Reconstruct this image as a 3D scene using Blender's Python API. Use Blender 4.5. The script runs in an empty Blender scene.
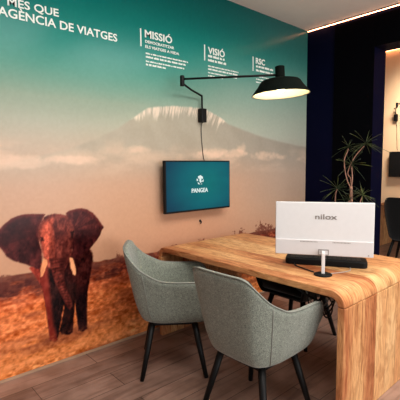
import bpy, bmesh, math, random
import numpy as np
from mathutils import Vector, Matrix
random.seed(4)
PI = math.pi
SC = bpy.context.scene
COL = SC.collection

# ------------------------------------------------------------------ helpers
def lin(r, g=None, b=None):
    if g is None: r, g, b = r
    def f(c):
        c = c / 255.0
        return c / 12.92 if c <= .04045 else ((c + .055) / 1.055) ** 2.4
    return (f(r), f(g), f(b), 1.0)

def link(o, parent=None):
    COL.objects.link(o)
    if parent is not None: o.parent = parent
    return o

def tag(o, label=None, cat=None, group=None, kind=None):
    if label: o['label'] = label
    if cat: o['category'] = cat
    if group: o['group'] = group
    if kind: o['kind'] = kind
    return o

def thing(name, label, cat, loc=(0, 0, 0), rz=0, group=None):
    o = bpy.data.objects.new(name, None)
    o.empty_display_size = .1
    link(o); o.location = loc; o.rotation_euler = (0, 0, rz)
    return tag(o, label, cat, group)

def mesh_obj(name, verts, faces, mat, parent=None, smooth=False, sub=0, bevel=0, uvs=None):
    me = bpy.data.meshes.new(name)
    me.from_pydata([tuple(v) for v in verts], [], [tuple(f) for f in faces])
    bm = bmesh.new(); bm.from_mesh(me)
    if uvs is None:
        bmesh.ops.recalc_face_normals(bm, faces=bm.faces)
    bm.to_mesh(me); bm.free()
    if smooth:
        for p in me.polygons: p.use_smooth = True
    if uvs is not None:
        l = me.uv_layers.new(name='UVMap')
        for p in me.polygons:
            for li, uv in zip(p.loop_indices, uvs[p.index]): l.data[li].uv = uv
    me.materials.append(mat)
    o = bpy.data.objects.new(name, me); link(o, parent)
    if bevel:
        m = o.modifiers.new('bevel', 'BEVEL'); m.width = bevel; m.segments = 3; m.limit_method = 'ANGLE'
    if sub:
        m = o.modifiers.new('subsurf', 'SUBSURF'); m.levels = sub; m.render_levels = sub
    return o

class MB:
    def __init__(s): s.v = []; s.f = []
    def add(s, v, f):
        n = len(s.v); s.v += [tuple(q) for q in v]; s.f += [tuple(i + n for i in q) for q in f]; return s
    def box(s, x0, x1, y0, y1, z0, z1):
        v = [(x, y, z) for z in (z0, z1) for y in (y0, y1) for x in (x0, x1)]
        return s.add(v, [(0, 2, 3, 1), (4, 5, 7, 6), (0, 1, 5, 4), (2, 6, 7, 3), (0, 4, 6, 2), (1, 3, 7, 5)])
    def tube(s, pts, rad, n=10, cap=True):
        pts = [Vector(p) for p in pts]
        if not isinstance(rad, (list, tuple)): rad = [rad] * len(pts)
        t0 = (pts[1] - pts[0]).normalized()
        ref = Vector((0, 0, 1)) if abs(t0.z) < .9 else Vector((1, 0, 0))
        u = t0.cross(ref).normalized()
        v = []; f = []
        for i, p in enumerate(pts):
            a = pts[max(i - 1, 0)]; b = pts[min(i + 1, len(pts) - 1)]
            t = (b - a).normalized()
            u = (u - t * u.dot(t)).normalized(); w = t.cross(u)
            for k in range(n):
                an = 2 * PI * k / n
                v.append(p + (u * math.cos(an) + w * math.sin(an)) * rad[i])
        for i in range(len(pts) - 1):
            for k in range(n):
                k2 = (k + 1) % n
                f.append((i * n + k, i * n + k2, (i + 1) * n + k2, (i + 1) * n + k))
        if cap:
            f.append(tuple(range(n))[::-1]); f.append(tuple((len(pts) - 1) * n + k for k in range(n)))
        return s.add(v, f)
    def lathe(s, prof, n=40, c=(0, 0, 0), close=False):
        v = []; f = []; m = len(prof)
        for r, z in prof:
            for k in range(n):
                a = 2 * PI * k / n; v.append((c[0] + r * math.cos(a), c[1] + r * math.sin(a), c[2] + z))
        for i in range(m if close else m - 1):
            j = (i + 1) % m
            for k in range(n):
                k2 = (k + 1) % n; f.append((i * n + k, i * n + k2, j * n + k2, j * n + k))
        if not close:
            f.append(tuple(range(n))[::-1]); f.append(tuple((m - 1) * n + k for k in range(n)))
        return s.add(v, f)
    def build(s, name, mat, parent=None, smooth=False, bevel=0, sub=0):
        return mesh_obj(name, s.v, s.f, mat, parent, smooth, sub, bevel)

def spline(pts, n=6):
    P = [Vector(p) for p in pts]; P = [2 * P[0] - P[1]] + P + [2 * P[-1] - P[-2]]; out = []
    for i in range(1, len(P) - 2):
        for k in range(n):
            t = k / n; a, b, c, d = P[i - 1:i + 3]
            out.append(.5 * ((2 * b) + (c - a) * t + (2 * a - 5 * b + 4 * c - d) * t * t + (3 * b - a - 3 * c + d) * t ** 3))
    out.append(P[-2]); return out

def copy_tree(o, parent=None):
    c = o.copy(); link(c)
    if parent is not None: c.parent = parent
    for ch in list(o.children): copy_tree(ch, c)
    return c

# ------------------------------------------------------------------ materials
def mat(name):
    m = bpy.data.materials.new(name); m.use_nodes = True
    nt = m.node_tree; b = nt.nodes['Principled BSDF']
    return m, nt, b
def plain(name, rgb, rough=.6, metal=0, spec=.5, noise=0, scale=20, bump=0):
    m, nt, b = mat(name); c = lin(rgb)
    b.inputs['Roughness'].default_value = rough; b.inputs['Metallic'].default_value = metal
    b.inputs['Specular IOR Level'].default_value = spec
    b.inputs['Base Color'].default_value = c
    if noise or bump:
        tc = nt.nodes.new('ShaderNodeTexCoord'); n = nt.nodes.new('ShaderNodeTexNoise')
        n.inputs['Scale'].default_value = scale; n.inputs['Detail'].default_value = 6
        nt.links.new(tc.outputs['Object'], n.inputs['Vector'])
        r = nt.nodes.new('ShaderNodeValToRGB')
        r.color_ramp.elements[0].position = .3; r.color_ramp.elements[1].position = .7
        r.color_ramp.elements[0].color = tuple(x * (1 - noise) for x in c[:3]) + (1,)
        r.color_ramp.elements[1].color = tuple(min(1, x * (1 + noise)) for x in c[:3]) + (1,)
        nt.links.new(n.outputs['Fac'], r.inputs['Fac']); nt.links.new(r.outputs['Color'], b.inputs['Base Color'])
        if bump:
            bp = nt.nodes.new('ShaderNodeBump'); bp.inputs['Strength'].default_value = bump; bp.inputs['Distance'].default_value = .002
            nt.links.new(n.outputs['Fac'], bp.inputs['Height']); nt.links.new(bp.outputs['Normal'], b.inputs['Normal'])
    return m
def glow(name, rgb, strength):
    m, nt, b = mat(name); b.inputs['Base Color'].default_value = (0, 0, 0, 1)
    b.inputs['Emission Color'].default_value = lin(rgb); b.inputs['Emission Strength'].default_value = strength
    return m

def mapping(nt, src, scale):
    mp = nt.nodes.new('ShaderNodeMapping'); mp.inputs['Scale'].default_value = scale
    nt.links.new(src, mp.inputs['Vector']); return mp.outputs['Vector']
def ramp(nt, src, stops):
    r = nt.nodes.new('ShaderNodeValToRGB'); e = r.color_ramp.elements
    while len(e) < len(stops): e.new(.5)
    for i, (p, c) in enumerate(stops): e[i].position = p; e[i].color = c if len(c) == 4 else tuple(c) + (1,)
    nt.links.new(src, r.inputs['Fac']); return r.outputs['Color']
def mixc(nt, kind, fac, a, b):
    m = nt.nodes.new('ShaderNodeMix'); m.data_type = 'RGBA'; m.blend_type = kind
    if isinstance(fac, float): m.inputs['Factor'].default_value = fac
    else: nt.links.new(fac, m.inputs['Factor'])
    for s, i in ((a, 6), (b, 7)):
        if isinstance(s, tuple): m.inputs[i].default_value = s
        else: nt.links.new(s, m.inputs[i])
    return m.outputs[2]
def mathn(nt, op, a, b=None):
    m = nt.nodes.new('ShaderNodeMath'); m.operation = op
    for s, i in ((a, 0), (b, 1)):
        if s is None: continue
        if isinstance(s, (int, float)): m.inputs[i].default_value = s
        else: nt.links.new(s, m.inputs[i])
    return m.outputs[0]

def wood_desk():
    m, nt, b = mat('mango wood'); uv = nt.nodes.new('ShaderNodeUVMap').outputs['UV']
    sep = nt.nodes.new('ShaderNodeSeparateXYZ'); nt.links.new(uv, sep.inputs[0])
    wob = nt.nodes.new('ShaderNodeTexNoise'); wob.inputs['Scale'].default_value = 1.0; wob.inputs['Detail'].default_value = 3
    nt.links.new(mapping(nt, uv, (2.0, 3.0, 1)), wob.inputs['Vector'])
    v = sep.outputs['Y']
    pid = mathn(nt, 'FLOOR', mathn(nt, 'DIVIDE', mathn(nt, 'ADD', v, .03), .142))
    wid = mathn(nt, 'MULTIPLY', pid, 3.17)
    wn = nt.nodes.new('ShaderNodeTexWhiteNoise'); wn.noise_dimensions = '1D'; nt.links.new(wid, wn.inputs['W'])
    comb = nt.nodes.new('ShaderNodeCombineXYZ'); nt.links.new(sep.outputs['X'], comb.inputs[0])
    nt.links.new(mathn(nt, 'ADD', v, mathn(nt, 'MULTIPLY', wob.outputs['Fac'], .16)), comb.inputs[1]); nt.links.new(wid, comb.inputs[2])
    big = nt.nodes.new('ShaderNodeTexNoise'); big.inputs['Scale'].default_value = 1; big.inputs['Detail'].default_value = 4; big.inputs['Distortion'].default_value = 1.0
    nt.links.new(mapping(nt, comb.outputs[0], (1.7, 7.5, 1)), big.inputs['Vector'])
    tone = mathn(nt, 'ADD', mathn(nt, 'MULTIPLY', wn.outputs['Value'], .42), mathn(nt, 'MULTIPLY', big.outputs['Fac'], .62))
    base = ramp(nt, tone, [(.22, lin((176, 106, 66))), (.42, lin((216, 160, 108))), (.60, lin((228, 182, 128))), (.82, lin((238, 204, 154)))])
    g = nt.nodes.new('ShaderNodeTexNoise'); g.inputs['Scale'].default_value = 1; g.inputs['Detail'].default_value = 8; g.inputs['Distortion'].default_value = 1.2
    nt.links.new(mapping(nt, comb.outputs[0], (3.0, 46, 1)), g.inputs['Vector'])
    gc = ramp(nt, g.outputs['Fac'], [(.32, (.50, .36, .28)), (.44, (.92, .88, .84)), (.56, (1, 1, 1)), (.68, (.66, .50, .40))])
    c = mixc(nt, 'MULTIPLY', .92, base, gc)
    f = nt.nodes.new('ShaderNodeTexNoise'); f.inputs['Scale'].default_value = 1; f.inputs['Detail'].default_value = 3
    nt.links.new(mapping(nt, comb.outputs[0], (12, 190, 1)), f.inputs['Vector'])
    c = mixc(nt, 'MULTIPLY', .6, c, ramp(nt, f.outputs['Fac'], [(.36, (.60, .52, .46)), (.58, (1, 1, 1))]))
    fr = mathn(nt, 'FRACT', mathn(nt, 'DIVIDE', mathn(nt, 'ADD', v, .03), .142))
    c = mixc(nt, 'MULTIPLY', .8, c, ramp(nt, fr, [(0, (.45, .32, .24)), (.022, (1, 1, 1)), (.978, (1, 1, 1)), (1, (.45, .32, .24))]))
    mo = nt.nodes.new('ShaderNodeTexNoise'); mo.inputs['Scale'].default_value = 1; mo.inputs['Detail'].default_value = 5; mo.inputs['Distortion'].default_value = .8
    nt.links.new(mapping(nt, comb.outputs[0], (9, 16, 1)), mo.inputs['Vector'])
    c = mixc(nt, 'MULTIPLY', .8, c, ramp(nt, mo.outputs['Fac'], [(.34, (.66, .56, .48)), (.52, (1, 1, 1)), (.70, (.88, .80, .72))]))
    k = nt.nodes.new('ShaderNodeTexVoronoi'); k.inputs['Scale'].default_value = 1
    nt.links.new(mapping(nt, uv, (2.1, 4.6, 1)), k.inputs['Vector'])
    c = mixc(nt, 'MULTIPLY', 1.0, c, ramp(nt, k.outputs['Distance'], [(.0, (.22, .09, .05)), (.05, (.32, .16, .09)), (.085, (.85, .74, .64)), (.14, (1, 1, 1))]))
    nt.links.new(c, b.inputs['Base Color'])
    b.inputs['Roughness'].default_value = .48; b.inputs['Specular IOR Level'].default_value = .25
    bp = nt.nodes.new('ShaderNodeBump'); bp.inputs['Strength'].default_value = .3; bp.inputs['Distance'].default_value = .002
    nt.links.new(g.outputs['Fac'], bp.inputs['Height']); nt.links.new(bp.outputs['Normal'], b.inputs['Normal'])
    return m

def floor_mat():
    m, nt, b = mat('vinyl planks'); tc = nt.nodes.new('ShaderNodeTexCoord').outputs['Object']
    br = nt.nodes.new('ShaderNodeTexBrick')
    for k, v in dict(Scale=1.0, Bias=0).items(): br.inputs[k].default_value = v
    br.inputs['Mortar Size'].default_value = .0025; br.inputs['Brick Width'].default_value = 1.25; br.inputs['Row Height'].default_value = .19
    br.inputs['Color1'].default_value = lin((164, 134, 119)); br.inputs['Color2'].default_value = lin((132, 106, 94)); br.inputs['Mortar'].default_value = lin((72, 58, 50))
    br.offset = .37
    nt.links.new(tc, br.inputs['Vector'])
    g = nt.nodes.new('ShaderNodeTexNoise'); g.inputs['Scale'].default_value = 1; g.inputs['Detail'].default_value = 7; g.inputs['Distortion'].default_value = .8
    nt.links.new(mapping(nt, tc, (2.2, 22, 1)), g.inputs['Vector'])
    c = mixc(nt, 'MULTIPLY', .8, br.outputs['Color'], ramp(nt, g.outputs['Fac'], [(.3, (.45, .40, .38)), (.5, (.95, .93, .9)), (.7, (1.0, 1.0, 1.0))]))
    p = nt.nodes.new('ShaderNodeTexNoise'); p.inputs['Scale'].default_value = 5; p.inputs['Detail'].default_value = 5
    nt.links.new(tc, p.inputs['Vector'])
    c = mixc(nt, 'MULTIPLY', .8, c, ramp(nt, p.outputs['Fac'], [(.35, (.62, .58, .56)), (.6, (1, 1, 1))]))
    nt.links.new(c, b.inputs['Base Color']); b.inputs['Roughness'].default_value = .38; b.inputs['Specular IOR Level'].default_value = .4
    return m

def fabric(name, rgb, rgb2):
    m, nt, b = mat(name); tc = nt.nodes.new('ShaderNodeTexCoord').outputs['Object']
    n = nt.nodes.new('ShaderNodeTexNoise'); n.inputs['Scale'].default_value = 260; n.inputs['Detail'].default_value = 3
    nt.links.new(tc, n.inputs['Vector'])
    c = ramp(nt, n.outputs['Fac'], [(.32, lin(rgb)), (.68, lin(rgb2))])
    n2 = nt.nodes.new('ShaderNodeTexNoise'); n2.inputs['Scale'].default_value = 60; n2.inputs['Detail'].default_value = 4
    nt.links.new(tc, n2.inputs['Vector'])
    c = mixc(nt, 'MULTIPLY', .5, c, ramp(nt, n2.outputs['Fac'], [(.38, (.66, .66, .66)), (.62, (1, 1, 1))]))
    nt.links.new(c, b.inputs['Base Color']); b.inputs['Roughness'].default_value = .95; b.inputs['Specular IOR Level'].default_value = .15
    b.inputs['Sheen Weight'].default_value = .25; b.inputs['Sheen Roughness'].default_value = .5
    bp = nt.nodes.new('ShaderNodeBump'); bp.inputs['Strength'].default_value = .35; bp.inputs['Distance'].default_value = .002
    nt.links.new(n.outputs['Fac'], bp.inputs['Height']); nt.links.new(bp.outputs['Normal'], b.inputs['Normal'])
    return m

M = dict(
    desk=wood_desk(), floor=floor_mat(),
    grey=fabric('grey green boucle', (84, 92, 83), (154, 159, 146)), seam=plain('grey piping', (122, 124, 116), .9),
    blackfab=fabric('black upholstery', (6, 5, 5), (13, 12, 12)),
    black=plain('black metal', (9, 9, 9), .5, .0, .2), blackplastic=plain('black plastic', (9, 9, 10), .6, spec=.2, noise=.15, scale=60),
    rubber=plain('black cable rubber', (12, 11, 11), .6), keys=plain('key caps', (22, 22, 23), .55, noise=.1, scale=90),
    lampblack=plain('dark green black enamel', (9, 14, 11), .75, .0, .03, noise=.1, scale=30),
    lampwhite=plain('white enamel', (245, 238, 205), .5),
    white=plain('white plastic', (204, 202, 201), .45, noise=.015, scale=40), whitelow=plain('satin white plastic', (197, 193, 192), .5, noise=.015, scale=40),
    lightgrey=plain('light grey plastic', (170, 165, 160), .5), logo=plain('grey print', (120, 112, 106), .6),
    ceiling=plain('painted ceiling', (248, 236, 226), .9, noise=.02, scale=8), navy=plain('navy paint', (2, 4, 30), .7, spec=.06, noise=.06, scale=5),
    blackpanel=plain('black matt panel', (3, 3, 6), .85, spec=.03, noise=.1, scale=5), beige=plain('beige paint', (214, 184, 150), .8, noise=.03, scale=3),
    skirt=plain('taupe skirting', (168, 134, 106), .6, noise=.1, scale=12), printwhite=plain('white print', (235, 240, 232), .6),
    soil=plain('potting soil', (40, 28, 20), .95, noise=.3, scale=50, bump=.6), pot=plain('dark planter', (38, 34, 32), .6, noise=.1, scale=30),
    bark=plain('pale bark', (150, 110, 92), .8, noise=.35, scale=60, bump=.5), wallback=plain('plaster', (150, 140, 125), .9, noise=.03, scale=6),
)
def leaf_mat():
    m, nt, b = mat('dragon leaf'); tc = nt.nodes.new('ShaderNodeTexCoord').outputs['Object']
    n = nt.nodes.new('ShaderNodeTexNoise'); n.inputs['Scale'].default_value = 9; nt.links.new(tc, n.inputs['Vector'])
    nt.links.new(ramp(nt, n.outputs['Fac'], [(.3, lin(22, 34, 18)), (.55, lin(48, 60, 28)), (.78, lin(112, 118, 58))]), b.inputs['Base Color'])
    b.inputs['Roughness'].default_value = .45
    return m
M['leaf'] = leaf_mat()
M['led'] = glow('warm light strip', (255, 168, 120), 15.0)
M['bulb'] = glow('lamp bulb', (255, 240, 190), 10.0)
M['dot'] = glow('screen white', (235, 250, 245), .9)

def screen_mat():
    m, nt, b = mat('teal display'); tc = nt.nodes.new('ShaderNodeTexCoord').outputs['Generated']
    sep = nt.nodes.new('ShaderNodeSeparateXYZ'); nt.links.new(tc, sep.inputs[0])
    dx = mathn(nt, 'SUBTRACT', sep.outputs['X'], .62); dz = mathn(nt, 'SUBTRACT', sep.outputs['Z'], .55)
    d = mathn(nt, 'SQRT', mathn(nt, 'ADD', mathn(nt, 'MULTIPLY', dx, dx), mathn(nt, 'MULTIPLY', mathn(nt, 'MULTIPLY', dz, dz), .6)))
    c = ramp(nt, d, [(0, lin(8, 124, 122)), (.35, lin(6, 106, 116)), (.65, lin(8, 70, 92)), (.85, lin(10, 52, 74))])
    n = nt.nodes.new('ShaderNodeTexNoise'); n.inputs['Scale'].default_value = 3; nt.links.new(tc, n.inputs['Vector'])
    c = mixc(nt, 'MULTIPLY', .4, c, ramp(nt, n.outputs['Fac'], [(.35, (.6, .7, .75)), (.6, (1, 1, 1))]))
    b.inputs['Base Color'].default_value = (.004, .006, .008, 1); b.inputs['Roughness'].default_value = .3; b.inputs['Specular IOR Level'].default_value = .15
    nt.links.new(c, b.inputs['Emission Color']); b.inputs['Emission Strength'].default_value = .85
    return m
M['screen'] = screen_mat()

# ------------------------------------------------------------------ text
def text_width_mesh(s, off):
    cu = bpy.data.curves.new('t', 'FONT'); cu.body = s; cu.size = 1; cu.offset = off; cu.resolution_u = 3; cu.extrude = .01
    o = bpy.data.objects.new('t', cu); link(o)
    dg = bpy.context.evaluated_depsgraph_get(); dg.update()
    me = bpy.data.meshes.new_from_object(o.evaluated_get(dg))
    bpy.data.objects.remove(o); bpy.data.curves.remove(cu)
    return me
_E = text_width_mesh('E', 0); CAP = max(v.co.y for v in _E.vertices)
def lettering(name, s, x, z, w, cap, material, parent, y=-.002, off=.012, th=.0012, slope=0):
    """text standing in the XZ plane, facing -Y; x, z is its lower left corner, w its width, cap its capital height"""
    me = text_width_mesh(s, off); me.name = name
    xs = [v.co.x for v in me.vertices]; x0, x1 = min(xs), max(xs); zm = max(abs(v.co.z) for v in me.vertices) or 1
    k = cap / CAP
    for v in me.vertices:
        tx = (v.co.x - x0) / (x1 - x0)
        v.co = Vector((x + tx * w, y - v.co.z / zm * th, z + slope * tx + v.co.y * k))
    me.materials.clear(); me.materials.append(material)
    o = bpy.data.objects.new(name, me); link(o, parent); return o

# ================================================================== SETTING
XC, H, WT = 4.166, 3.0, .265
XB = XC + WT
FARX, FARH = 7.65, 3.55
def struct(name, mb, m, bevel=0): 
    o = mb.build(name, m, bevel=bevel); o['kind'] = 'structure'; return o
struct('floor', MB().box(-3.5, FARX + .1, -6.5, 2.0, -.1, 0), M['floor'])
struct('ceiling', MB().box(-3.5, XC, -6.5, .12, H, H + .1), M['ceiling'])
struct('ceiling_far', MB().box(XB, FARX + .1, -6.5, 2.0, FARH, FARH + .1), M['ceiling'])
struct('wall_left', MB().box(-3.5, XB, .004, .12, 0, FARH), M['wallback'])
wb = MB(); OY, OZ = -.812, 2.64
wb.box(XC, XB, OY, .0035, 0, FARH); wb.box(XC, XB, -6.5, OY, OZ, FARH); wb.box(XC, XB, -6.5, -4.2, 0, OZ)
struct('wall_back', wb, M['navy'])
struct('trim_1', MB().box(XC - .012, XC - .0005, OY, -.36, 0, 2.955), M['blackpanel'])
struct('trim_2', MB().box(XC - .012, XC - .0005, -4.2, OY - .0005, OZ, 2.955), M['blackpanel'])
struct('wall_far', MB().box(FARX, FARX + .1, -6.5, 2.0, 0, FARH), M['beige'])
struct('wall_far_left', MB().box(XB, FARX + .1, 1.9, 2.0, 0, FARH), M['beige'])
struct('baseboard_left', MB().box(-3.5, XC, -.006, -.0005, 0, .018), M['skirt'])

# ------------------------------------------------------------------ mural
POLY = {
'earL': [(0.661,0.985),(0.698,1.026),(0.73,1.056),(0.768,1.085),(0.812,1.1),(0.857,1.108),(0.916,1.104),(0.99,1.096),(0.968,1.058),(0.945,1.005),(0.941,0.921),(0.958,0.835),(0.955,0.764),(0.932,0.712),(0.893,0.74),(0.842,0.77),(0.773,0.803),(0.731,0.837),(0.709,0.88),(0.681,0.917),(0.658,0.94)],
'earR': [(1.14,1.092),(1.17,1.107),(1.216,1.114),(1.262,1.116),(1.301,1.104),(1.348,1.073),(1.388,1.024),(1.412,0.986),(1.432,0.957),(1.409,0.921),(1.4,0.898),(1.374,0.863),(1.34,0.829),(1.314,0.802),(1.273,0.782),(1.233,0.762),(1.186,0.754)],
'shoulder': [(1.192,0.888),(1.283,0.822),(1.322,0.793),(1.337,0.745),(1.326,0.677),(1.307,0.603),(1.297,0.543),(1.177,0.515),(1.12,0.602)],
'flank': [(0.866,0.738),(0.955,0.764),(1.022,0.695),(1.013,0.479),(0.974,0.401),(0.958,0.521),(0.941,0.596),(0.916,0.651)],
'legA': [(0.933,0.74),(1.109,0.708),(1.107,0.456),(1.08,0.35),(1.058,0.252),(1.04,0.175),(1.014,0.168),(0.986,0.191),(0.979,0.268),(0.97,0.402),(0.955,0.536),(0.941,0.611)],
'legB': [(1.097,0.578),(1.202,0.555),(1.175,0.356),(1.164,0.274),(1.157,0.2),(1.126,0.186),(1.074,0.206),(1.057,0.237),(1.079,0.313),(1.097,0.399)],
'legC': [(1.175,0.666),(1.318,0.678),(1.307,0.595),(1.282,0.468),(1.273,0.322),(1.272,0.189),(1.235,0.18),(1.2,0.195),(1.192,0.282),(1.184,0.376)],
'torso': [(0.97,0.79),(1.173,0.801),(1.297,0.782),(1.309,0.641),(1.271,0.494),(1.206,0.463),(1.144,0.447),(1.07,0.465),(0.96,0.563)],
'head': [(0.982,1.074),(1.01,1.088),(1.053,1.094),(1.095,1.088),(1.139,1.074),(1.167,1.045),(1.188,0.999),(1.202,0.953),(1.196,0.909),(1.179,0.867),(1.173,0.801),(1.148,0.731),(1.116,0.677),(1.078,0.67),(1.028,0.687),(0.988,0.73),(0.97,0.79),(0.958,0.849),(0.947,0.907),(0.94,0.963),(0.946,1.019)],
'trunk': [(1.004,0.785),(1.126,0.764),(1.108,0.664),(1.109,0.597),(1.128,0.519),(1.155,0.444),(1.16,0.398),(1.141,0.372),(1.116,0.401),(1.096,0.459),(1.069,0.524),(1.039,0.604),(1.018,0.681)],
'tuskL': [(0.966,0.791),(0.99,0.773),(0.991,0.744),(0.976,0.704),(0.957,0.661),(0.939,0.661),(0.943,0.71),(0.954,0.757)],
'tuskR': [(1.153,0.767),(1.179,0.752),(1.192,0.701),(1.2,0.647),(1.193,0.618),(1.174,0.633),(1.157,0.692)],
'face': [(1.009,1.068),(1.044,1.057),(1.043,0.944),(1.038,0.75),(1.002,0.728),(0.977,0.789),(0.96,0.884),(0.954,0.976),(0.974,1.043)],
'eyeL': [(0.952,0.941),(0.973,0.935),(0.975,0.91),(0.958,0.912)],
'eyeR': [(1.168,0.95),(1.194,0.954),(1.193,0.91),(1.173,0.905)],
'shadow': [(0.917,0.213),(0.999,0.165),(1.103,0.17),(1.291,0.16),(1.334,0.195),(1.245,0.22),(1.061,0.243)],
'mountain': [(0.604,1.433),(0.843,1.484),(1.114,1.548),(1.249,1.594),(1.401,1.644),(1.573,1.732),(1.739,1.825),(1.797,1.865),(1.856,1.902),(1.968,1.929),(2.116,1.95),(2.32,1.957),(2.528,1.949),(2.672,1.904),(2.823,1.838),(3.089,1.784),(3.399,1.725),(3.78,1.683),(4.146,1.647)],
'snow': [(1.778,1.844),(1.856,1.902),(1.968,1.931),(2.116,1.952),(2.32,1.957),(2.528,1.949),(2.672,1.904)]}
def vnoise(x, y, seed):
    xi = np.floor(x).astype(np.int64); yi = np.floor(y).astype(np.int64); fx = x - xi; fy = y - yi
    fx = fx * fx * (3 - 2 * fx); fy = fy * fy * (3 - 2 * fy)
    def h(a, b):
        n = (a * 374761393 + b * 668265263 + seed * 974634777) & 0xffffffff
        n = ((n ^ (n >> 13)) * 1274126177) & 0xffffffff
        return ((n ^ (n >> 16)) & 0xffff) / 65535.0
    return (h(xi, yi) * (1 - fx) + h(xi + 1, yi) * fx) * (1 - fy) + (h(xi, yi + 1) * (1 - fx) + h(xi + 1, yi + 1) * fx) * fy
def fbm(x, y, seed, o=4):
    s = 0; a = .5; t = 0
    for k in range(o):
        s = s + a * vnoise(x, y, seed + k); t += a; a *= .5; x = x * 2.03; y = y * 2.03
    return s / t
def sstep(a, b, x):
    t = np.clip((x - a) / (b - a), 0, 1); return t * t * (3 - 2 * t)
def sd_poly(X, Z, P):
    """signed distance to a polygon, negative inside"""
    d = np.full(X.shape, 1e9); ins = np.zeros(X.shape, bool); n = len(P)
    for i in range(n):
        ax, az = P[i]; bx, bz = P[(i + 1) % n]; ex, ez = bx - ax, bz - az
        wx, wz = X - ax, Z - az; t = np.clip((wx * ex + wz * ez) / (ex * ex + ez * ez + 1e-12), 0, 1)
        d = np.minimum(d, (wx - ex * t) ** 2 + (wz - ez * t) ** 2)
        c = ((az > Z) != (bz > Z)) & (X < (bx - ax) * (Z - az) / ((bz - az) + 1e-12) + ax); ins ^= c
    d = np.sqrt(d); return np.where(ins, -d, d)

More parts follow.
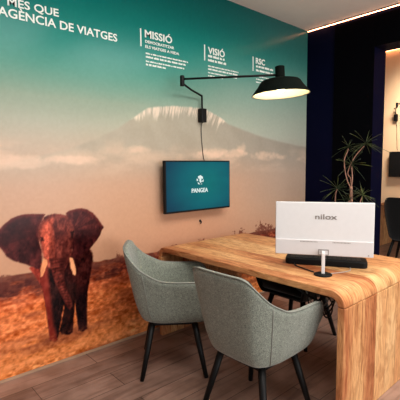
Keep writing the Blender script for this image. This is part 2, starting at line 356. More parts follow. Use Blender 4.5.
def srgb(c): return np.array(c, float)
def paint(X, Z):
    C = np.zeros(X.shape + (3,))
    stops = [(0,(222,165,128)),(.75,(198,148,117)),(1.0,(197,152,122)),(1.3,(194,156,130)),(1.45,(190,161,138)),(1.6,(182,167,147)),(1.74,(168,169,151)),(1.91,(142,160,141)),(2.12,(84,146,130)),(2.34,(24,127,116)),(2.55,(0,111,103)),(2.75,(0,96,91)),(3.0,(0,82,80))]
    zs = np.array([s[0] for s in stops])
    Zw = Z + .05 * (fbm(X * .8, Z * 1.5, 3) - .5)
    for k in range(3): C[..., k] = np.interp(Zw, zs, [s[1][k] for s in stops])
    glare = (.42 * sstep(2.2, 4.0, X) * sstep(.4, 1.2, Z))[..., None]; C = C * (1 - glare) + (srgb((138, 140, 130)) * .55 + C.mean(-1, keepdims=True) * .45) * glare  # greyer to the right: hazy light reflection painted into the print colour
    glare2 = (.55 * sstep(1.5, 3.0, X) * sstep(2.75, 2.1, Z) * sstep(1.45, 1.85, Z))[..., None]; C = C * (1 - glare2) + srgb((160, 172, 158)) * glare2  # paler right-hand sky: more of that glare put into the colour
    def over(col, a):
        nonlocal C
        col = np.asarray(col, float); C = C * (1 - a[..., None]) + col * a[..., None]
    # mountain, fading into haze at its foot
    mt = POLY['mountain']; top = np.interp(X, [p[0] for p in mt], [p[1] for p in mt]) + .012 * (fbm(X * 9, X * 0, 21) - .5)
    a = sstep(0, .03, top - Z) * sstep(1.20, 1.72, Z) * .85
    ridg = fbm(X * 7 + Z * 3, Z * 5, 31)
    left = np.clip((X - 1.2) / 2.6, 0, 1)[..., None]
    mc = (1 - left) * srgb((168, 160, 142)) + left * srgb((146, 138, 126)) + (ridg[..., None] - .5) * 16
    C = C * (1 - a[..., None]) + mc * a[..., None]
    # summit snow in streaks
    depth = top - Z; snowline = np.interp(X, [1.66, 1.74, 1.82, 1.95, 2.1, 2.3, 2.5, 2.62, 2.70, 2.8], [0, .05, .10, .13, .13, .12, .15, .17, .10, 0])
    fan = (X - 2.22) * (1 - .55 * (Z - 1.95)) + .25 * (1.95 - Z)      # gullies fan out from the summit
    st = fbm(fan * 36, Z * 4, 41, 4); st3 = fbm(fan * 95, Z * 9, 46, 3)
    lim = snowline * np.clip(.50 + 1.5 * (.6 * st + .4 * st3 - .38), .12, 1.3)
    a = sstep(.0, .016, depth) * sstep(1.25, .45, depth / (lim + 1e-4)) * sstep(.001, .05, snowline)
    over(srgb((230, 212, 190)), a * np.clip(.12 + .80 * sstep(.30, .66, .65 * st3 + .35 * st), 0, .85))
    # cloud bank
    cl = fbm(X * 3.2, Z * 8, 51, 5); band = sstep(1.30, 1.46, Z) * sstep(1.64, 1.50, Z + .10 * (fbm(X * 2.5, X * 0, 57) - .5))
    over(srgb((222, 188, 162)), sstep(.42, .72, cl) * band * .45)
    for cx, cz, rx, rz in ((2.62, 1.545, .22, .05), (2.95, 1.54, .24, .045), (3.02, 1.60, .08, .06), (3.45, 1.52, .30, .05), (2.5, 1.52, .2, .04), (.85, 1.46, .35, .05), (1.2, 1.47, .25, .03), (1.75, 1.56, .14, .035)):
        q = ((X - cx) / rx) ** 2 + ((Z - cz) / rz) ** 2 + 2.2 * (fbm(X * 12, Z * 16, 61, 5) - .5)
        over(srgb((228, 194, 168)), sstep(1.3, .0, q) * .55)
    # savanna
    hor = .700 + .012 * np.sin(X * 2.1) + .02 * (fbm(X * 10, X * 0, 71) - .5)
    gr = fbm(X * 9, Z * 34, 81, 4); fine = fbm(X * 38, Z * 60, 91, 3); clump = fbm(X * 3.4, Z * 12, 101, 3)
    zz = np.array([0, .10, .2, .3, .42, .52, .60, .70])
    g = np.stack([np.interp(Z, zz, c) for c in ([224, 230, 214, 212, 224, 204, 150, 132], [134, 138, 122, 112, 120, 98, 68, 66], [76, 78, 68, 60, 66, 54, 44, 48])], -1)
    g = g + (gr[..., None] - .5) * 60 + (fine[..., None] - .5) * 150 * np.array([1, .8, .6])
    dk = sstep(.52, .75, clump) * .42
    g = g * (1 - dk[..., None]) + srgb((112, 52, 34)) * dk[..., None]
    bz = sstep(.50, .60, Z + .10 * (fbm(X * 3, X * 0, 111) - .5)) * sstep(.34, .66, fbm(X * 14, Z * 40, 121, 4)) * .85
    g = g * (1 - bz[..., None]) + srgb((86, 40, 34)) * bz[..., None]
    st2 = sstep(.30, .18, np.abs(Z - .20 - .03 * np.sin(X * 3)) / .18) * sstep(.45, .65, gr) * .3
    g = g * (1 - st2[..., None]) + srgb((134, 66, 38)) * st2[..., None]
    a = sstep(0, .012, hor - Z); C = C * (1 - a[..., None]) + g * a[..., None]
    # scrub along the horizon
    bh = .05 * sstep(.40, .75, fbm(X * 7, X * 0, 131, 3)) * (1 + .7 * sstep(2.5, 3.0, X)); bt = fbm(X * 42, Z * 48, 141, 4)
    over(srgb((118, 68, 54)), sstep(0, .02, hor - .01 + bh * 2.2 * (bt - .12) - Z) * sstep(-.06, -.02, Z - hor) * (.35 + .6 * sstep(.35, .6, bt)))
    for cx, cz, rx, rz in ((.70, .605, .06, .022), (.80, .635, .035, .02), (.85, .64, .03, .024), (.60, .60, .06, .03), (.75, .58, .12, .014), (1.52, .60, .10, .02), (1.62, .64, .08, .02), (1.45, .56, .12, .015)):
        q = ((X - cx) / rx) ** 2 + ((Z - cz) / rz) ** 2 + 3.0 * (fbm(X * 34, Z * 44, 151, 4) - .5)
        over(srgb((66, 28, 26)), sstep(1.2, .5, q) * .6)
    # elephant
    sel = (X > .40) & (X < 1.6) & (Z < 1.25) & (Z > .05); xs, zs_ = X[sel], Z[sel]; E = C[sel]
    sd = {k: sd_poly(xs, zs_, np.array(v)) for k, v in POLY.items() if k not in ('mountain', 'snow')}
    wr = fbm(xs * 45, zs_ * 22, 161, 4) - .5; wf = fbm(xs * 90, zs_ * 60, 171, 3) - .5; wl = fbm(xs * 12, zs_ * 9, 181, 3) - .5
    def lay(key, col, soft=.006, wa=40, wb_=30, gain=1.55, tint=(1, .72, .6), alpha=1.0, wob=.0018):
        nonlocal E
        a_ = sstep(soft, -soft, sd[key] + wob * wf * 4) * alpha
        c_ = np.asarray(col, float) + gain * (wr[:, None] * wa + wl[:, None] * wb_ + wf[:, None] * wa * .8) * np.array(tint)
        E = E * (1 - a_[:, None]) + np.clip(c_, 6, 255) * a_[:, None]
    lay('shadow', (120, 60, 38), .04, alpha=.7)
    lay('flank', (158, 72, 56), wa=50)
    lay('legC', (34, 14, 17), wa=26, wb_=40); lay('torso', (54, 22, 22), .02, wa=30, wb_=50); lay('shoulder', (66, 28, 26), .010, wa=46, wb_=60)
    lay('legB', (46, 20, 18), wa=30, wb_=50); lay('legA', (42, 18, 18), wa=40, wb_=60)
    # reddish outer edge of the near leg
    e_ = sstep(.0, .035, sd['legA'] * 0 + np.interp(zs_, [.15, .3, .5, .7], [1.03, 1.00, .985, .975]) - xs + .035) * sstep(.004, -.004, sd['legA'])
    E = E * (1 - (.8 * e_)[:, None]) + (srgb((158, 66, 52)) + wr[:, None] * 50) * (.8 * e_)[:, None]
    lay('earL', (78, 33, 34), wa=36, wb_=40); lay('earR', (76, 33, 33), wa=40, wb_=50)
    # ear folds, radiating from the head
    for key, cx, cz in (('earL', .96, .98), ('earR', 1.18, .96)):
        an = np.arctan2(zs_ - cz, xs - cx); rr = np.hypot(xs - cx, zs_ - cz)
        f_ = fbm(an * 7, rr * 3, 191, 3); a_ = sstep(.003, -.006, sd[key]) * sstep(.42, .7, f_) * .55
        E = E * (1 - a_[:, None]) + srgb((58, 24, 26)) * a_[:, None]
        a_ = sstep(.005, -.002, sd[key]) * sstep(-.030, -.004, sd[key]) * .5 * sstep(.85, 1.0, zs_)
        E = E * (1 - a_[:, None]) + srgb((128, 60, 52)) * a_[:, None]
    lay('head', (106, 54, 46), wa=60, wb_=50); lay('face', (206, 114, 88), .025, wa=95, wb_=50, alpha=.9)
    lay('trunk', (104, 50, 42), .006, wa=60, wb_=30)
    cxk = np.interp(zs_, [.40, .52, .60, .68, .78], [1.150, 1.105, 1.078, 1.055, 1.045])
    a_ = sstep(.004, -.010, sd['trunk']) * sstep(.004, .05, xs - cxk) * .75
    E = E * (1 - a_[:, None]) + (srgb((66, 30, 28)) + wr[:, None] * 30) * a_[:, None]
    lines = np.sin(zs_ * 260 + wl * 8) * sstep(.0, -.012, sd['trunk']) * .12
    E = E * (1 + lines[:, None])
    lay('eyeL', (48, 22, 20), .006, alpha=.85); lay('eyeR', (44, 20, 20), .008, alpha=.85)
    lay('tuskL', (232, 176, 128), .004, wa=24, wb_=10); lay('tuskR', (238, 190, 142), .004, wa=24, wb_=10)
    # brow and cheek hollows
    for cx, cz, rx, rz, al in ((1.06, .985, .014, .09, .5), (1.10, .93, .03, .05, .35), (1.02, .80, .02, .09, .4), (1.12, .80, .03, .08, .5)):
        q = ((xs - cx) / rx) ** 2 + ((zs_ - cz) / rz) ** 2; a_ = sstep(1.2, .2, q) * al
        E = E * (1 - a_[:, None]) + srgb((70, 32, 30)) * a_[:, None]
    body = np.min([sd[k] for k in sd if k != 'shadow'], axis=0); a_ = sstep(.006, -.006, body)[:, None]
    E = E * (1 - a_) + 255 * (np.clip(E, 0, 255) / 255) ** 1.22 * np.array([1.06, .95, .95]) * a_
    # grass blades over the feet
    a_ = sstep(.06, .0, zs_ - .165 - .035 * (fbm(xs * 60, zs_ * 0, 201) )) * sstep(.4, .6, fine[sel]) * .35
    E = E * (1 - a_[:, None]) + (srgb((198, 110, 60)) + wf[:, None] * 60) * a_[:, None]
    C[sel] = E
    # printing grain
    C = C + (fbm(X * 60, Z * 60, 211, 2)[..., None] - .5) * 6
    return np.clip(C, 0, 255)

mural = thing('wall_mural', 'full-wall photo mural of an elephant on orange savanna below a snow-capped mountain and teal sky', 'mural', (0, 0, 0))
def build_mural():
    xs = np.concatenate([np.arange(-3.4, .40, .05), np.arange(.40, XC - .001, .0062), [XC - .0005]])
    zs = np.concatenate([np.arange(.0, 1.25, .0055), np.arange(1.25, 2.2, .0085), np.arange(2.2, 2.99, .02), [H - .0005]])
    nx, nz = len(xs), len(zs); X, Z = np.meshgrid(xs, zs)
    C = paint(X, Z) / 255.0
    L = np.where(C <= .04045, C / 12.92, ((C + .055) / 1.055) ** 2.4)
    L = np.clip(L * 1.0, 0, .92)
    V = np.stack([X, np.zeros_like(X), Z], -1).reshape(-1, 3)
    i = np.arange(nx - 1)[None, :] + np.arange(nz - 1)[:, None] * nx
    F = np.stack([i, i + 1, i + 1 + nx, i + nx], -1).reshape(-1, 4)
    me = bpy.data.meshes.new('mural_print')
    me.vertices.add(len(V)); me.vertices.foreach_set('co', V.astype(np.float32).ravel())
    me.loops.add(F.size); me.loops.foreach_set('vertex_index', F.astype(np.int32).ravel())
    me.polygons.add(len(F)); me.polygons.foreach_set('loop_start', np.arange(0, F.size, 4, dtype=np.int32))
    me.update(calc_edges=True)
    ca = me.color_attributes.new('print', 'FLOAT_COLOR', 'POINT')
    ca.data.foreach_set('color', np.concatenate([L.reshape(-1, 3), np.ones((len(V), 1))], 1).astype(np.float32).ravel())
    m, nt, b = mat('printed wallpaper'); at = nt.nodes.new('ShaderNodeAttribute'); at.attribute_name = 'print'
    nt.links.new(at.outputs['Color'], b.inputs['Base Color']); b.inputs['Roughness'].default_value = .22; b.inputs['Specular IOR Level'].default_value = .15
    me.materials.append(m)
    o = bpy.data.objects.new('mural_print', me); link(o, mural)
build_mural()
def words(name, s, x, z, w, cap, slope=0, off=.012): return lettering(name, s, x, z, w, cap, M['printwhite'], mural, off=off, slope=slope)
words('heading_lettering', 'MÉS QUE', .812, 2.447, .330, .048, off=.015, slope=.006)
words('heading_lettering', 'AGÈNCIA DE VIATGES', .752, 2.374, .842, .054, off=.015)
words('title_lettering', 'MISSIÓ', 1.848, 2.462, .278, .056, off=.018)
words('subtitle_lettering', 'DEMOCRATITZAR', 1.850, 2.419, .297, .021, off=.02)
words('subtitle_lettering', 'ELS VIATGES A MIDA', 1.850, 2.379, .351, .021, off=.02)
words('title_lettering', 'VISIÓ', 2.545, 2.456, .218, .058, off=.018)
words('title_lettering', 'RSC', 3.222, 2.476, .148, .056, off=.018)
for x, z0, z1 in ((1.803, 2.382, 2.521), (2.496, 2.386, 2.527), (3.173, 2.392, 2.537)):
    MB().box(x, x + .011, -.0032, -.0005, z0, z1).build('title_bar', M['printwhite'], mural)
def copy_line(x, z, w, h, seed):
    """a line of print too small to read: one dash per word, rows of letter-sized marks"""
    r = random.Random(seed); mb = MB(); p = x
    while p < x + w - .01:
        n = r.randint(2, 8)
        for _ in range(n):
            lw = h * r.uniform(.45, .75)
            if p + lw > x + w: break
            mb.box(p, p + lw * .8, -.0026, -.0005, z, z + h * r.choice((.8, 1, 1))); p += lw
        p += h * .55
    return mb.build('small_print', M['printwhite'], mural)
for k, (x, z, w, h) in enumerate(((1.854, 2.330, .448, .012), (1.854, 2.301, .426, .015), (1.854, 2.268, .413, .012), (1.854, 2.240, .213, .015),
        (2.545, 2.424, .22, .021), (2.545, 2.387, .245, .021), (2.545, 2.338, .42, .012), (2.545, 2.309, .415, .015), (2.545, 2.279, .39, .011), (2.545, 2.25, .2, .012),
        (3.228, 2.438, .30, .02), (3.228, 2.398, .30, .02), (3.228, 2.342, .335, .012), (3.228, 2.312, .335, .012), (3.228, 2.282, .2, .012))):
    copy_line(x, z, w, h, k + 5)

# ------------------------------------------------------------------ light strips
t = thing('light_strip', 'thin warm light strip where the ceiling meets the dark navy wall', 'light strip', (XC - .02, -2.0, H - .022), group=None)
MB().box(-.008, .018, -2.2, 1.985, .010, .0215).build('channel', M['blackplastic'], t)
MB().box(-.004, .006, -2.2, 1.985, .004, .010).build('diffuser', M['led'], t)
t = thing('light_strip', 'short warm light strip along the ceiling of the far beige room', 'light strip', (FARX - .02, -1.5, FARH - .022))
MB().box(-.008, .018, -2.2, 3.3, .010, .0215).build('channel', M['blackplastic'], t)
MB().box(-.012, .012, -2.2, 3.3, -.014, .010).build('diffuser', M['led'], t)

# ================================================================== DESKS
def make_desk(label, x0, x1, y0, y1, T=.76, th=.042, r=.085, bulge=0):
    """waterfall desk: one board bent over two rounded corners; y0 the end by the wall, y1 the near end"""
    cx, cy = (x0 + x1) / 2, (y0 + y1) / 2
    root = thing('desk', label, 'desk', (cx, cy, 0))
    def arc(rad, yc, zc, a0, a1, n=9): return [(yc + rad * math.cos(a0 + (a1 - a0) * k / n), zc + rad * math.sin(a0 + (a1 - a0) * k / n)) for k in range(n + 1)]
    zc = T - r; ri = r - th
    out = arc(r, y1 + r, zc, PI, PI / 2) + arc(r, y0 - r, zc, PI / 2, 0)
    inn = arc(ri, y1 + r, zc, PI, PI / 2) + arc(ri, y0 - r, zc, PI / 2, 0)
    def sweep(name, out, inn, s0):
        s = [s0]
        for a, b_ in zip(out, out[1:]): s.append(s[-1] + math.dist(a, b_))
        V = []; F = []; UV = []; n = len(out)
        for x in (x0, x1):
            for p in out: V.append((x - cx, p[0] - cy, p[1]))
            for p in inn: V.append((x - cx, p[0] - cy, p[1]))
        o0, i0, o1, i1 = 0, n, 2 * n, 3 * n
        for k in range(n - 1):
            for a, b_, c, d, u0, u1 in ((o0 + k, o0 + k + 1, o1 + k + 1, o1 + k, x0, x1), (i0 + k + 1, i0 + k, i1 + k, i1 + k + 1, x0, x1)):
                F.append((a, b_, c, d)); q = [(s[k], u0), (s[k + 1], u0), (s[k + 1], u1), (s[k], u1)]
                if a >= n: q = [q[1], q[0], q[3], q[2]]
                UV.append(q)
            F.append((o0 + k + 1, o0 + k, i0 + k, i0 + k + 1)); UV.append([(s[k + 1], x0), (s[k], x0), (s[k], x0 - th), (s[k + 1], x0 - th)])
            F.append((o1 + k, o1 + k + 1, i1 + k + 1, i1 + k)); UV.append([(s[k], x1), (s[k + 1], x1), (s[k + 1], x1 + th), (s[k], x1 + th)])
        F.append((o0, o1, i1, i0)); UV.append([(s[0], x0), (s[0], x1), (s[0] + .04, x1), (s[0] + .04, x0)])
        F.append((o0 + n - 1, i0 + n - 1, i1 + n - 1, o1 + n - 1)); UV.append([(s[-1], x0), (s[-1] + .04, x0), (s[-1] + .04, x1), (s[-1], x1)])
        o = mesh_obj(name, V, F, M['desk'], root, uvs=UV, bevel=.006)
        bm = bmesh.new(); bm.from_mesh(o.data); bmesh.ops.recalc_face_normals(bm, faces=bm.faces); bm.to_mesh(o.data); bm.free()
        for p in o.data.polygons: p.use_smooth = False
        return o
    sweep('tabletop', out, inn, .7)
    for yo, yi, s0 in ((y1, y1 + th, 5.13), (y0, y0 - th, 9.4)):
        zz = [.0, zc - .0015]
        sweep('side_panel', [(yo, z) for z in zz], [(yi, z) for z in zz], s0)
    return root
DX0, DX1, DY0, DY1 = 1.869, 2.853, -.104, -1.756
make_desk('light wooden desk with rounded waterfall ends standing against the mural', DX0, DX1, DY0, DY1)

# ================================================================== CHAIRS
def make_chair(name, label, fab, seam, group=None, top=.875):
    root = thing(name, label, 'chair', (0, 0, 0), 0, group)
    # rim of the right half seen from above: x forward, y lateral, z height
    rimh = [(-.348, .0, top), (-.346, .09, top), (-.338, .165, top - .003), (-.318, .210, top - .028), (-.276, .240, top - .078), (-.226, .260, top - .126),
            (-.160, .274, .710), (-.09, .283, .680), (.02, .286, .669), (.14, .284, .667), (.212, .279, .658), (.250, .270, .628), (.260, .264, .585)]
    both = [(x, -y, z) for x, y, z in rimh[::-1]] + rimh[1:]
    R = spline(both, 4); n = len(R)
    c = Vector((-.02, 0, 0))
    def foot(p):     # shell bottom under a rim point: smaller, rounder
        return Vector((-.03 + (p.x + .02) * (.55 if p.x < -.05 else .55 + .32 * min(1, (p.x + .05) / .2)), p.y * .70, .375))
    th = .042; prof_o = []; rows = []
    vs = [0, .04, .10, .18, .28, .4, .55, .7, .85, .96]
    for i, p in enumerate(R):
        a = R[max(i - 1, 0)]; b = R[min(i + 1, n - 1)]
        tn = Vector((b.x - a.x, b.y - a.y, 0)).normalized(); nrm = Vector((tn.y, -tn.x, 0))
        if nrm.dot(Vector((p.x - .0, p.y, 0))) < 0: nrm = -nrm
        f = foot(p); row = []
        for v in vs:
            g = v ** .60 if v < .28 else .28 ** .60 + (1 - .28 ** .60) * ((v - .28) / .72)
            q = f.lerp(Vector((p.x, p.y, p.z)), v); q.x = f.x + (p.x - f.x) * g; q.y = f.y + (p.y - f.y) * g
            row.append(q)
        row.append(Vector((p.x, p.y, p.z)) - nrm * .006)
        row.append(Vector((p.x, p.y, p.z + .010)) - nrm * th * .5)
        for v in [1, .94, .8, .62, .45, .3]:
            g = v ** .60 if v < .28 else .28 ** .60 + (1 - .28 ** .60) * ((v - .28) / .72)
            q = Vector((f.x + (p.x - f.x) * g, f.y + (p.y - f.y) * g, f.z + (p.z - f.z) * v)) - nrm * (th if v < 1 else th * .9)
            if v == 1: q.z -= .004
            row.append(q)
        rows.append(row)
    m = len(rows[0])
    # rounded front ends of the arms
    def endrow(row, sgn):
        o = []
        for k, q in enumerate(row):
            j = (m - 1) - k if k <= 10 else k
            mate = row[min(max(m - 1 - k, 0), m - 1)]
            mid = q.lerp(mate, .32); o.append(Vector((mid.x + .012, mid.y, mid.z)))
        return o
    rows = [endrow(rows[0], -1)] + rows + [endrow(rows[-1], 1)]
    n2 = len(rows); V = [q for r_ in rows for q in r_]; F = []
    for i in range(n2 - 1):
        for k in range(m - 1): F.append((i * m + k, (i + 1) * m + k, (i + 1) * m + k + 1, i * m + k + 1))
    for i in (0, n2 - 1):      # close the arm fronts
        for k in range(m // 2 - 1):
            q = (i * m + k, i * m + k + 1, i * m + m - 2 - k, i * m + m - 1 - k)
            F.append(q)
    # closed bottom pan
    base = len(V); 
    for r_ in rows: V.append(Vector((r_[0].x * .82, r_[0].y * .82, .362)))
    for i in range(n2 - 1): F.append((i * m, base + i, base + i + 1, (i + 1) * m))
    F.append(tuple(base + i for i in range(n2)))
    mesh_obj('shell', V, F, fab, root, smooth=True, sub=1)
    MB().tube([r_[10] + Vector((0, 0, .004)) for r_ in rows[1:-1]], .0042, 6).build('piping', seam, root, smooth=True)
    # seams where the back meets the two side panels
    for s_ in (0, 1):
        idx = min(range(n), key=lambda i: abs(R[i].x + .205) + (0 if (R[i].y < 0) == (s_ == 0) else 9)) + 1
        row = rows[idx]; pts = []
        for k in range(1, 10):
            q = row[k]; d = Vector((q.x, q.y, 0)).normalized(); pts.append(q + d * .0012)
        MB().tube(pts, .0030, 6).build('seam', seam, root, smooth=True)
    # cushion
    S = [foot(p) for p in R]; ring = [Vector((-.01 + (p.x + .02) * .74, p.y * .80, 0)) for p in R]
    k = len(ring); V = []; F = []
    for sc, z in ((.90, .40), (1, .425), (1.02, .455), (.99, .478), (.90, .492), (.5, .499)):
        for q in ring: V.append((q.x * sc + .012, q.y * sc, z))
    for l in range(5):
        for i in range(k):
            j = (i + 1) % k; F.append((l * k + i, l * k + j, (l + 1) * k + j, (l + 1) * k + i))
    F.append(tuple(range(k))); F.append(tuple(5 * k + i for i in range(k)))
    mesh_obj('seat_cushion', V, F, fab, root, smooth=True)
    fr = MB(); fr.box(-.17, .15, -.16, -.135, .347, .368); fr.box(-.17, .15, .135, .16, .347, .368); fr.box(-.17, -.145, -.16, .16, .347, .368); fr.box(.125, .15, -.16, .16, .347, .368)
    fr.build('seat_frame', M['black'], root)
    for sx, sy in ((1, 1), (1, -1), (-1, 1), (-1, -1)):
        top_ = Vector((.13 if sx > 0 else -.15, sy * .145, .366)); bot = Vector((.205 if sx > 0 else -.225, sy * .228, .0))
        MB().tube([top_, top_.lerp(bot, .5), bot], [.0215, .0190, .0145], 12).build('leg', M['black'], root, smooth=True)
    return root
def place(o, x, y, deg): o.location = (x, y, 0); o.rotation_euler = (0, 0, math.radians(deg))
chA = make_chair('tub_chair', 'grey fabric tub chair seen side-on beside the elephant mural', M['grey'], M['seam'], 'grey tub chairs at the desk')
place(chA, 1.675, -.565, -37)
chB = copy_tree(chA); chB['label'] = 'grey fabric tub chair seen from behind, nearest the camera'; place(chB, 1.697, -1.322, 1)
chC = make_chair('tub_chair', 'black upholstered armchair half hidden under the far side of the desk', M['blackfab'], M['blackfab'])
place(chC, 2.715, -.885, 180)
chD = make_chair('tub_chair', 'dark high-backed armchair in the far beige room at the right edge', M['blackfab'], M['blackfab'], top=.965); place(chD, 5.75, -.635, 3)

# ================================================================== WALL SCREEN
def make_tv(label, x0, x1, z0, z1, back_y, gap, logo=True):
    w, h = x1 - x0, z1 - z0
    root = thing('wall_screen', label, 'screen', ((x0 + x1) / 2, back_y, (z0 + z1) / 2))
    f = -gap; d = .035
    MB().box(-w / 2, w / 2, f, f + d, -h / 2, h / 2).build('casing', M['blackplastic'], root, bevel=.004)
    b = .011
    MB().box(-w / 2 + b, w / 2 - b, f - .002, f - .0003, -h / 2 + .016, h / 2 - b).build('display', M['screen'] if logo else M['blackplastic'], root)
    MB().box(-.10, .10, f + d, -.002, -.09, .09).build('wall_bracket', M['black'], root)
    if logo:
        lettering('logo_lettering', 'PANGEA', -.100, -.058, .195, .036, M['dot'], root, y=f - .0035, off=.02)
        mb = MB()       # round emblem of white land masses
        r = random.Random(3)
        def blob(pts):
            n = len(pts); v = [(p[0], f - .0046, p[1]) for p in pts] + [(p[0], f - .0030, p[1]) for p in pts]
            mb.add(v, [tuple(range(n)), tuple(range(n, 2 * n))[::-1]] + [(i, (i + 1) % n, n + (i + 1) % n, n + i) for i in range(n)])
        cz = .052; R_ = .043
        for pl in ([(-.6, .75), (.1, 1), (.75, .65), (.8, .2), (.35, .3), (.3, -.1), (.5, -.35), (.1, -.6), (-.2, -.2), (-.15, .25), (-.5, .35)],
                   [(-.95, .3), (-.65, .2), (-.55, -.1), (-.9, -.25)], [(.65, -.1), (.98, .1), (.9, -.45), (.6, -.4)], [(-.7, -.5), (-.3, -.55), (-.1, -.95), (-.5, -.85)], [(.2, -.8), (.55, -.75), (.3, -.98)]):
            blob([(a * R_, cz + b_ * R_) for a, b_ in pl])
        mb.build('logo_emblem', M['dot'], root)
    return root
make_tv('wall-mounted screen on the mural showing a white globe logo on teal', 1.951, 2.725, 1.017, 1.467, 0, .105)
t = make_tv('black screen on the far beige wall at the right edge', -.40, .40, -.235, .235, 0, .10, logo=False)
t.location = (FARX, .02, 1.41); t.rotation_euler = (0, 0, -PI / 2)
t = thing('wall_hook', 'tiny black cable end sticking out of the mural below the screen', 'cable end', (2.429, 0, .905))
MB().tube([(0, -.001, .0), (0, -.012, .0), (.002, -.018, -.008), (-.006, -.016, -.026)], .0055, 8).build('cable', M['rubber'], t, smooth=True)
MB().tube([(0, -.001, .0), (0, -.004, .0)], .012, 10).build('plug_rim', M['rubber'], t)

# ================================================================== WALL LAMPS
def make_lamp(label, loc, rz, joint, head, on=True, cord_z=-.35):
    root = thing('wall_lamp', label, 'lamp', loc, rz)
    J = Vector(joint); Hd = Vector(head)
    MB().box(-.030, .030, -.062, -.001, -.062, .062).build('wall_box', M['black'], root, bevel=.006)
    up = [(0, -.031, .055), (-.004, -.034, .10), (-.010, -.04, .150), (-.026, -.055, .172), (J.x * .55, J.y * .62, J.z * .80), (J.x, J.y, J.z - .02)]
    MB().tube(up, .0085, 10).build('bracket_tube', M['black'], root, smooth=True)
    MB().lathe([(.016, -.045), (.019, -.040), (.019, .035), (.016, .040)], 16, J).build('swivel_joint', M['black'], root)
    MB().tube([J + Vector((0, 0, .012)), Hd + Vector((0, 0, .035))], .0085, 10).build('swing_arm', M['black'], root, smooth=True)
    hd = MB().lathe([(.030, .0), (.035, .003), (.035, .094), (.030, .098)], 20).build('socket', M['lampblack'], root, smooth=False)
    sh = MB().lathe([(.030, .006), (.110, .001), (.136, -.006), (.149, -.018), (.168, -.048), (.207, -.098), (.215, -.109), (.212, -.109), (.203, -.098), (.163, -.051), (.144, -.022), (.132, -.011), (.108, -.004), (.03, .0)], 48, close=True)
    sh = sh.build('lamp_shade', M['lampblack'], root, smooth=True)
    ln = MB().lathe([(.006, -.003), (.108, -.007), (.131, -.014), (.142, -.025), (.161, -.053), (.201, -.099), (.2105, -.1085), (.2095, -.1092), (.200, -.102), (.160, -.056), (.140, -.028), (.129, -.017), (.108, -.010), (.006, -.006)], 48, close=True)
    ln = ln.build('shade_lining', M['lampwhite'], sh, smooth=True)
    bl = MB().lathe([(.012, -.008), (.016, -.025), (.030, -.048), (.034, -.064), (.028, -.082), (.012, -.093)], 20).build('bulb', M['bulb'] if on else M['lampwhite'], root, smooth=True)
    for o in (hd, sh, bl): o.location = Hd; o.rotation_euler = TILT if on else (0, 0, 0)
    MB().tube(spline([(0, -.03, -.06), (.004, -.012, -.10), (.012, -.006, -.20), (.03, -.006, cord_z + .06), (.045, -.01, cord_z)], 4), .0035, 6).build('cord', M['rubber'], root, smooth=True)
    return root, bl
TILT = Matrix.Rotation(math.radians(-2.8), 3, Vector((.662, .744, 0))).to_euler()
LHEAD = Vector((2.422,-.916,2.052))
lamp, bulb = make_lamp('black swing-arm wall lamp with wide shade, lit above the desk', (2.440, 0, 1.878), 0, (-.345, -.17, .245), LHEAD - Vector((2.440, 0, 1.878)), cord_z=-.42)
make_lamp('unlit black wall lamp above the screen in the far beige room', (FARX, .35, 2.27), -PI / 2, (.10, -.25, .20), (.95, -.5, .19), on=False, cord_z=-.6)

# ================================================================== THINGS ON THE DESK
# monitor: root at its foot; local -Y faces the camera
MRZ = math.radians(-57)
mon = thing('monitor', 'white monitor seen from behind, standing on the desk', 'monitor', (2.087, -1.497, .76), MRZ)
W2, ZB, ZT, MY = .288, .106, .436, .058
MXO = 0.0
def mbx(mb, x0, x1, y0, y1, z0, z1): return mb.box(x0 + MXO, x1 + MXO, y0 + MY, y1 + MY, z0, z1)
mbx(MB(), -W2, W2, 0, .014, ZB, ZT).build('back_cover', M['white'], mon, bevel=.005)
mbx(MB(), -W2 + .001, W2 - .001, -.010, .0002, ZB + .002, ZB + .098).build('lower_cover', M['whitelow'], mon, bevel=.006)
mbx(MB(), -W2, W2, .014, .022, ZB, ZT).build('front_bezel', M['blackplastic'], mon, bevel=.002)
mbx(MB(), -W2 + .008, W2 - .008, .0222, .0232, ZB + .016, ZT - .008).build('display', M['blackplastic'], mon)
lettering('logo_lettering', 'nilox', MXO - .050, .332, .128, .030, M['logo'], mon, y=MY - .0008, off=.018)
for xa in (-.135, .055):
    v = MB()
    for k in range(13): mbx(v, xa + k * .008, xa + .004 + k * .008, -.0112, -.0098, ZB + .083, ZB + .089)
    v.build('vent_slots', M['logo'], mon)
pc = MB()
for a in ((-.031, .031, .036, .041), (-.031, -.0115, .006, .010), (.0115, .031, .006, .010), (-.031, -.027, .006, .041), (.027, .031, .006, .041)): pc.box(a[0] + .002, a[1] + .002, MY - .0118, MY - .0095, ZB + a[2], ZB + a[3])
pc.build('port_frame', M['logo'], mon)
MB().box(-.009, .009, .004, MY - .0095, ZB + .004, ZB + .034).build('stand_hinge', M['white'], mon, bevel=.002)
MB().box(-.010, .010, -.008, .008, .009, ZB + .030).build('stand_pole', M['white'], mon, bevel=.003)
fo = MB().lathe([(.050, 0), (.054, .003), (.053, .008), (.044, .011)], 32).build('foot', M['blackplastic'], mon, smooth=False)
mbx(MB(), .255, .262, -.0108, -.0098, ZB + .012, ZB + .018).build('button_mark', M['logo'], mon)

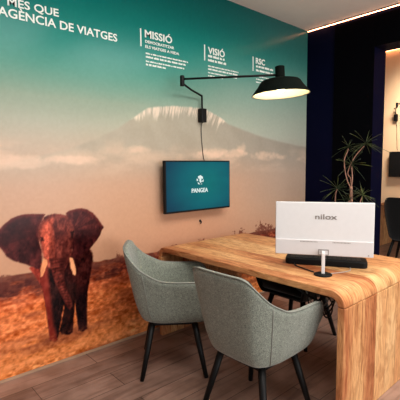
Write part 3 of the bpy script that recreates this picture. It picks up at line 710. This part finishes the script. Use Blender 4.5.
kb = thing('keyboard', 'black keyboard lying on the desk behind the white monitor', 'keyboard', (2.345,-1.36,.76), math.radians(-60))
def rrect(w, d, r, n=6):
    P = []
    for cx, cy, a0 in ((w - r, d - r, 0), (-w + r, d - r, PI / 2), (-w + r, -d + r, PI), (w - r, -d + r, 1.5 * PI)):
        for k in range(n + 1): a = a0 + PI / 2 * k / n; P.append((cx + r * math.cos(a), cy + r * math.sin(a)))
    return P
def slab(w, d, r, z0, z1, c=.004):
    mb = MB(); L = [(rrect(w - c, d - c, r), z0), (rrect(w, d, r), z0 + c), (rrect(w, d, r), z1 - c), (rrect(w - c, d - c, r), z1)]
    n = len(L[0][0]); V = [(x, y, z) for P, z in L for x, y in P]; F = []
    for l in range(3):
        for i in range(n): F.append((l * n + i, l * n + (i + 1) % n, (l + 1) * n + (i + 1) % n, (l + 1) * n + i))
    F.append(tuple(range(n))[::-1]); F.append(tuple(3 * n + i for i in range(n))); return mb.add(V, F)
slab(.258, .074, .028, .0, .040).build('case', M['blackplastic'], kb, bevel=0)
kk = MB()
for r_ in range(5):
    for c_ in range(15): kk.box(-.225 + c_ * .030, -.225 + c_ * .030 + .026, -.052 + r_ * .021, -.052 + r_ * .021 + .018, .0402, .0440)
kk.build('keys', M['keys'], kb)
t = tag(MB().tube(spline([(2.195,-1.215,.765),(2.15,-1.26,.765),(2.12,-1.34,.765),(2.095,-1.43,.765)], 6), .0042, 8).build('keyboard_cable', M['rubber'], smooth=True), 'black cable curving across the desk from the keyboard to the monitor foot', 'cable')
t = tag(MB().tube(spline([(2.13,-1.51,.763),(2.22,-1.55,.763),(2.30,-1.56,.763),(2.40,-1.50,.763)], 6), .0024, 8).build('monitor_cable', M['lightgrey'], smooth=True), 'thin grey cable on the desk right of the monitor foot', 'cable')

# tangle of leads hanging under the desk beside the near panel
tg = thing('cable_tangle', 'tangle of black cables hanging below the near corner of the desk', 'cables', (2.08,-1.49,.704))
r = random.Random(8)
for cx, cz, ra, ph in ((-.035, -.075, .055, 0), (.03, -.115, .078, 1.2), (.045, -.15, .060, 2.6), (-.005, -.16, .045, 4.0), (.02, -.06, .09, 5.0)):
    pts = [(cx - .05, r.uniform(-.02, .02), 0.0)]
    for j in range(13):
        a = ph + j * 2 * PI / 11; pts.append((cx + ra * math.cos(a) * 1.05, .03 * math.sin(a * .5 + ph), cz + ra * math.sin(a)))
    MB().tube(spline(pts, 5), .0048, 7).build('cable', M['rubber'], tg, smooth=True)
MB().tube(spline([(-.14, .10, .0), (-.10, .04, -.05), (-.04, 0, -.09), (.03, 0, -.15), (.10, .02, -.22)], 5), .007, 7).build('cable', M['rubber'], tg, smooth=True)
MB().tube(spline([(-.10, .05, .0), (-.06, .03, -.10), (.0, .0, -.14), (.07, 0, -.13), (.12, .0, -.06)], 5), .0045, 7).build('cable', M['lightgrey'], tg, smooth=True)

# ================================================================== PLANT
pl = thing('potted_plant', 'spiky dragon plant with thin bare stems standing before the black panel', 'plant', (3.78, -.78, 0))
MB().lathe([(.11, 0), (.12, .01), (.16, .34), (.165, .36), (.150, .36), (.145, .33)], 28).build('pot', M['pot'], pl, smooth=False)
MB().lathe([(.145, .325), (.10, .338), (.0, .342)], 20).build('soil', M['soil'], pl)
def tuft(c, nl, ln, seed, up=.35):
    r = random.Random(seed); mb = MB(); c = Vector(c)
    for k in range(nl):
        az = k * 2.399 + r.uniform(-.3, .3); el = up + r.uniform(-1.0, .85); L = ln * r.uniform(.45, 1.15); w = .0040
        d = Vector((math.cos(az) * math.cos(el), math.sin(az) * math.cos(el), math.sin(el))); side = d.cross(Vector((0, 0, 1))).normalized(); upv = side.cross(d)
        V = []; F = []
        for j in range(6):
            t_ = j / 5; p = c + d * L * t_ + Vector((0, 0, -.16 * L * t_ * t_)); ww = w * (1 - t_) ** .6 * (1 if j else .8) + .0004
            V += [p - side * ww, p + upv * .0022, p + side * ww, p - upv * .0010]
        for j in range(5):
            for q in range(4): F.append((j * 4 + q, j * 4 + (q + 1) % 4, (j + 1) * 4 + (q + 1) % 4, (j + 1) * 4 + q))
        mb.add(V, F)
    return mb
stems = [([(0, 0, .33), (.01, -.01, .70), (0, -.015, 1.05), (.0, -.01, 1.20)], .015),
         ([(0, -.01, 1.18), (.0, .03, 1.25), (.0, .06, 1.36), (.0, .07, 1.47), (0, .04, 1.55), (0, .03, 1.58)], .0055),
         ([(0, -.01, 1.18), (0, -.02, 1.28), (.0, -.01, 1.40)], .006), ([(0, -.01, 1.2), (.02, .01, 1.28), (0, .03, 1.34), (0, -.03, 1.48), (0, -.13, 1.60)], .005),
         ([(0, 0, .33), (0, .08, .7), (0, .15, .95), (0, .16, 1.10), (0, .14, 1.17)], .006), ([(0, 0, .33), (.03, -.06, .75), (0, -.10, 1.0), (0, -.13, 1.11)], .006), ([(0, -.01, .9), (-.03, .0, 1.0), (-.03, -.01, 1.06)], .006)]
tips = [((0, .03, 1.60), 14, .16), ((0, -.01, 1.42), 22, .21), ((0, -.15, 1.625), 24, .22), ((0, .14, 1.17), 22, .22), ((0, -.13, 1.12), 20, .19), ((-.03, -.01, 1.06), 16, .16)]
for pts, ra in stems: MB().tube(spline(pts, 5), ra, 8).build('stem', M['bark'], pl, smooth=True)
for k, (c, nl, ln) in enumerate(tips): tuft(c, nl, ln, 40 + k).build('leaf_tuft', M['leaf'], pl)

# ================================================================== FAR ROOM DESK
make_desk('wooden desk with rounded end in the far beige room at the right edge', 6.75, 7.55, .25, -1.6)

# ================================================================== LIGHT
def area(name, loc, size, power, rgb, target, sy=None):
    l = bpy.data.lights.new(name, 'AREA'); l.energy = power; l.color = lin(rgb)[:3]; l.size = size
    if sy: l.shape = 'RECTANGLE'; l.size_y = sy
    o = bpy.data.objects.new(name, l); link(o); o.location = loc
    o.rotation_euler = (Vector(target) - Vector(loc)).to_track_quat('-Z', 'Y').to_euler(); return o
def point(name, loc, power, rgb, rad):
    l = bpy.data.lights.new(name, 'POINT'); l.energy = power; l.color = lin(rgb)[:3]; l.shadow_soft_size = rad
    o = bpy.data.objects.new(name, l); link(o); o.location = loc; return o
area('unseen_front_fill', (2.0, -6.3, 1.35), 5.0, 190, (255, 255, 255), (2.2, 0, 2.5), 2.4)  # fill added behind the camera to even out mural and ceiling; no window modelled
area('unseen_overhead_fill', (1.1, -2.3, 2.97), 1.4, 66, (255, 250, 244), (1.1, -2.3, 0))  # overhead fill added out of view; no fixture modelled
area('unseen_overhead_fill', (2.9, -2.5, 2.97), 1.2, 58, (255, 250, 244), (2.9, -2.5, 0))  # second added overhead fill, also unseen
area('far_wall_fill', (6.6, -.7, 3.5), .8, 60, (255, 238, 218), (7.65, -.3, 2.5)).data.spread = 1.3  # wash added to brighten the far wall, with no fitting of its own
LB = LHEAD + Vector((0, 0, -.075)); point('lamp_bulb_light', LB, 18, (255, 232, 190), .03)
w = bpy.data.worlds.new('daylight'); SC.world = w; w.use_nodes = True
w.node_tree.nodes['Background'].inputs['Color'].default_value = lin((236, 240, 244)); w.node_tree.nodes['Background'].inputs['Strength'].default_value = .5

# ================================================================== CAMERA
cam = bpy.data.cameras.new('camera'); co = bpy.data.objects.new('camera', cam); link(co)
Rv, Uv, Bv = Vector((0.746847, -0.664942, -0.00842)), Vector((0.065412, 0.060857, 0.996001)), Vector((-0.661771, -0.744411, 0.088946))
mw = Matrix((Rv, Uv, Bv)).transposed().to_4x4(); mw.translation = Vector((0.0, -2.7348, 1.4275))
co.matrix_world = mw
cam.sensor_width = 36; cam.lens = 391.711 * 36 / 400; cam.clip_start = .05; cam.clip_end = 60
SC.camera = co
SC.view_settings.view_transform = 'Standard'; SC.view_settings.look = 'None'; SC.view_settings.gamma = 1; SC.view_settings.exposure = 0
try: SC.view_settings.use_curve_mapping = False
except Exception: pass
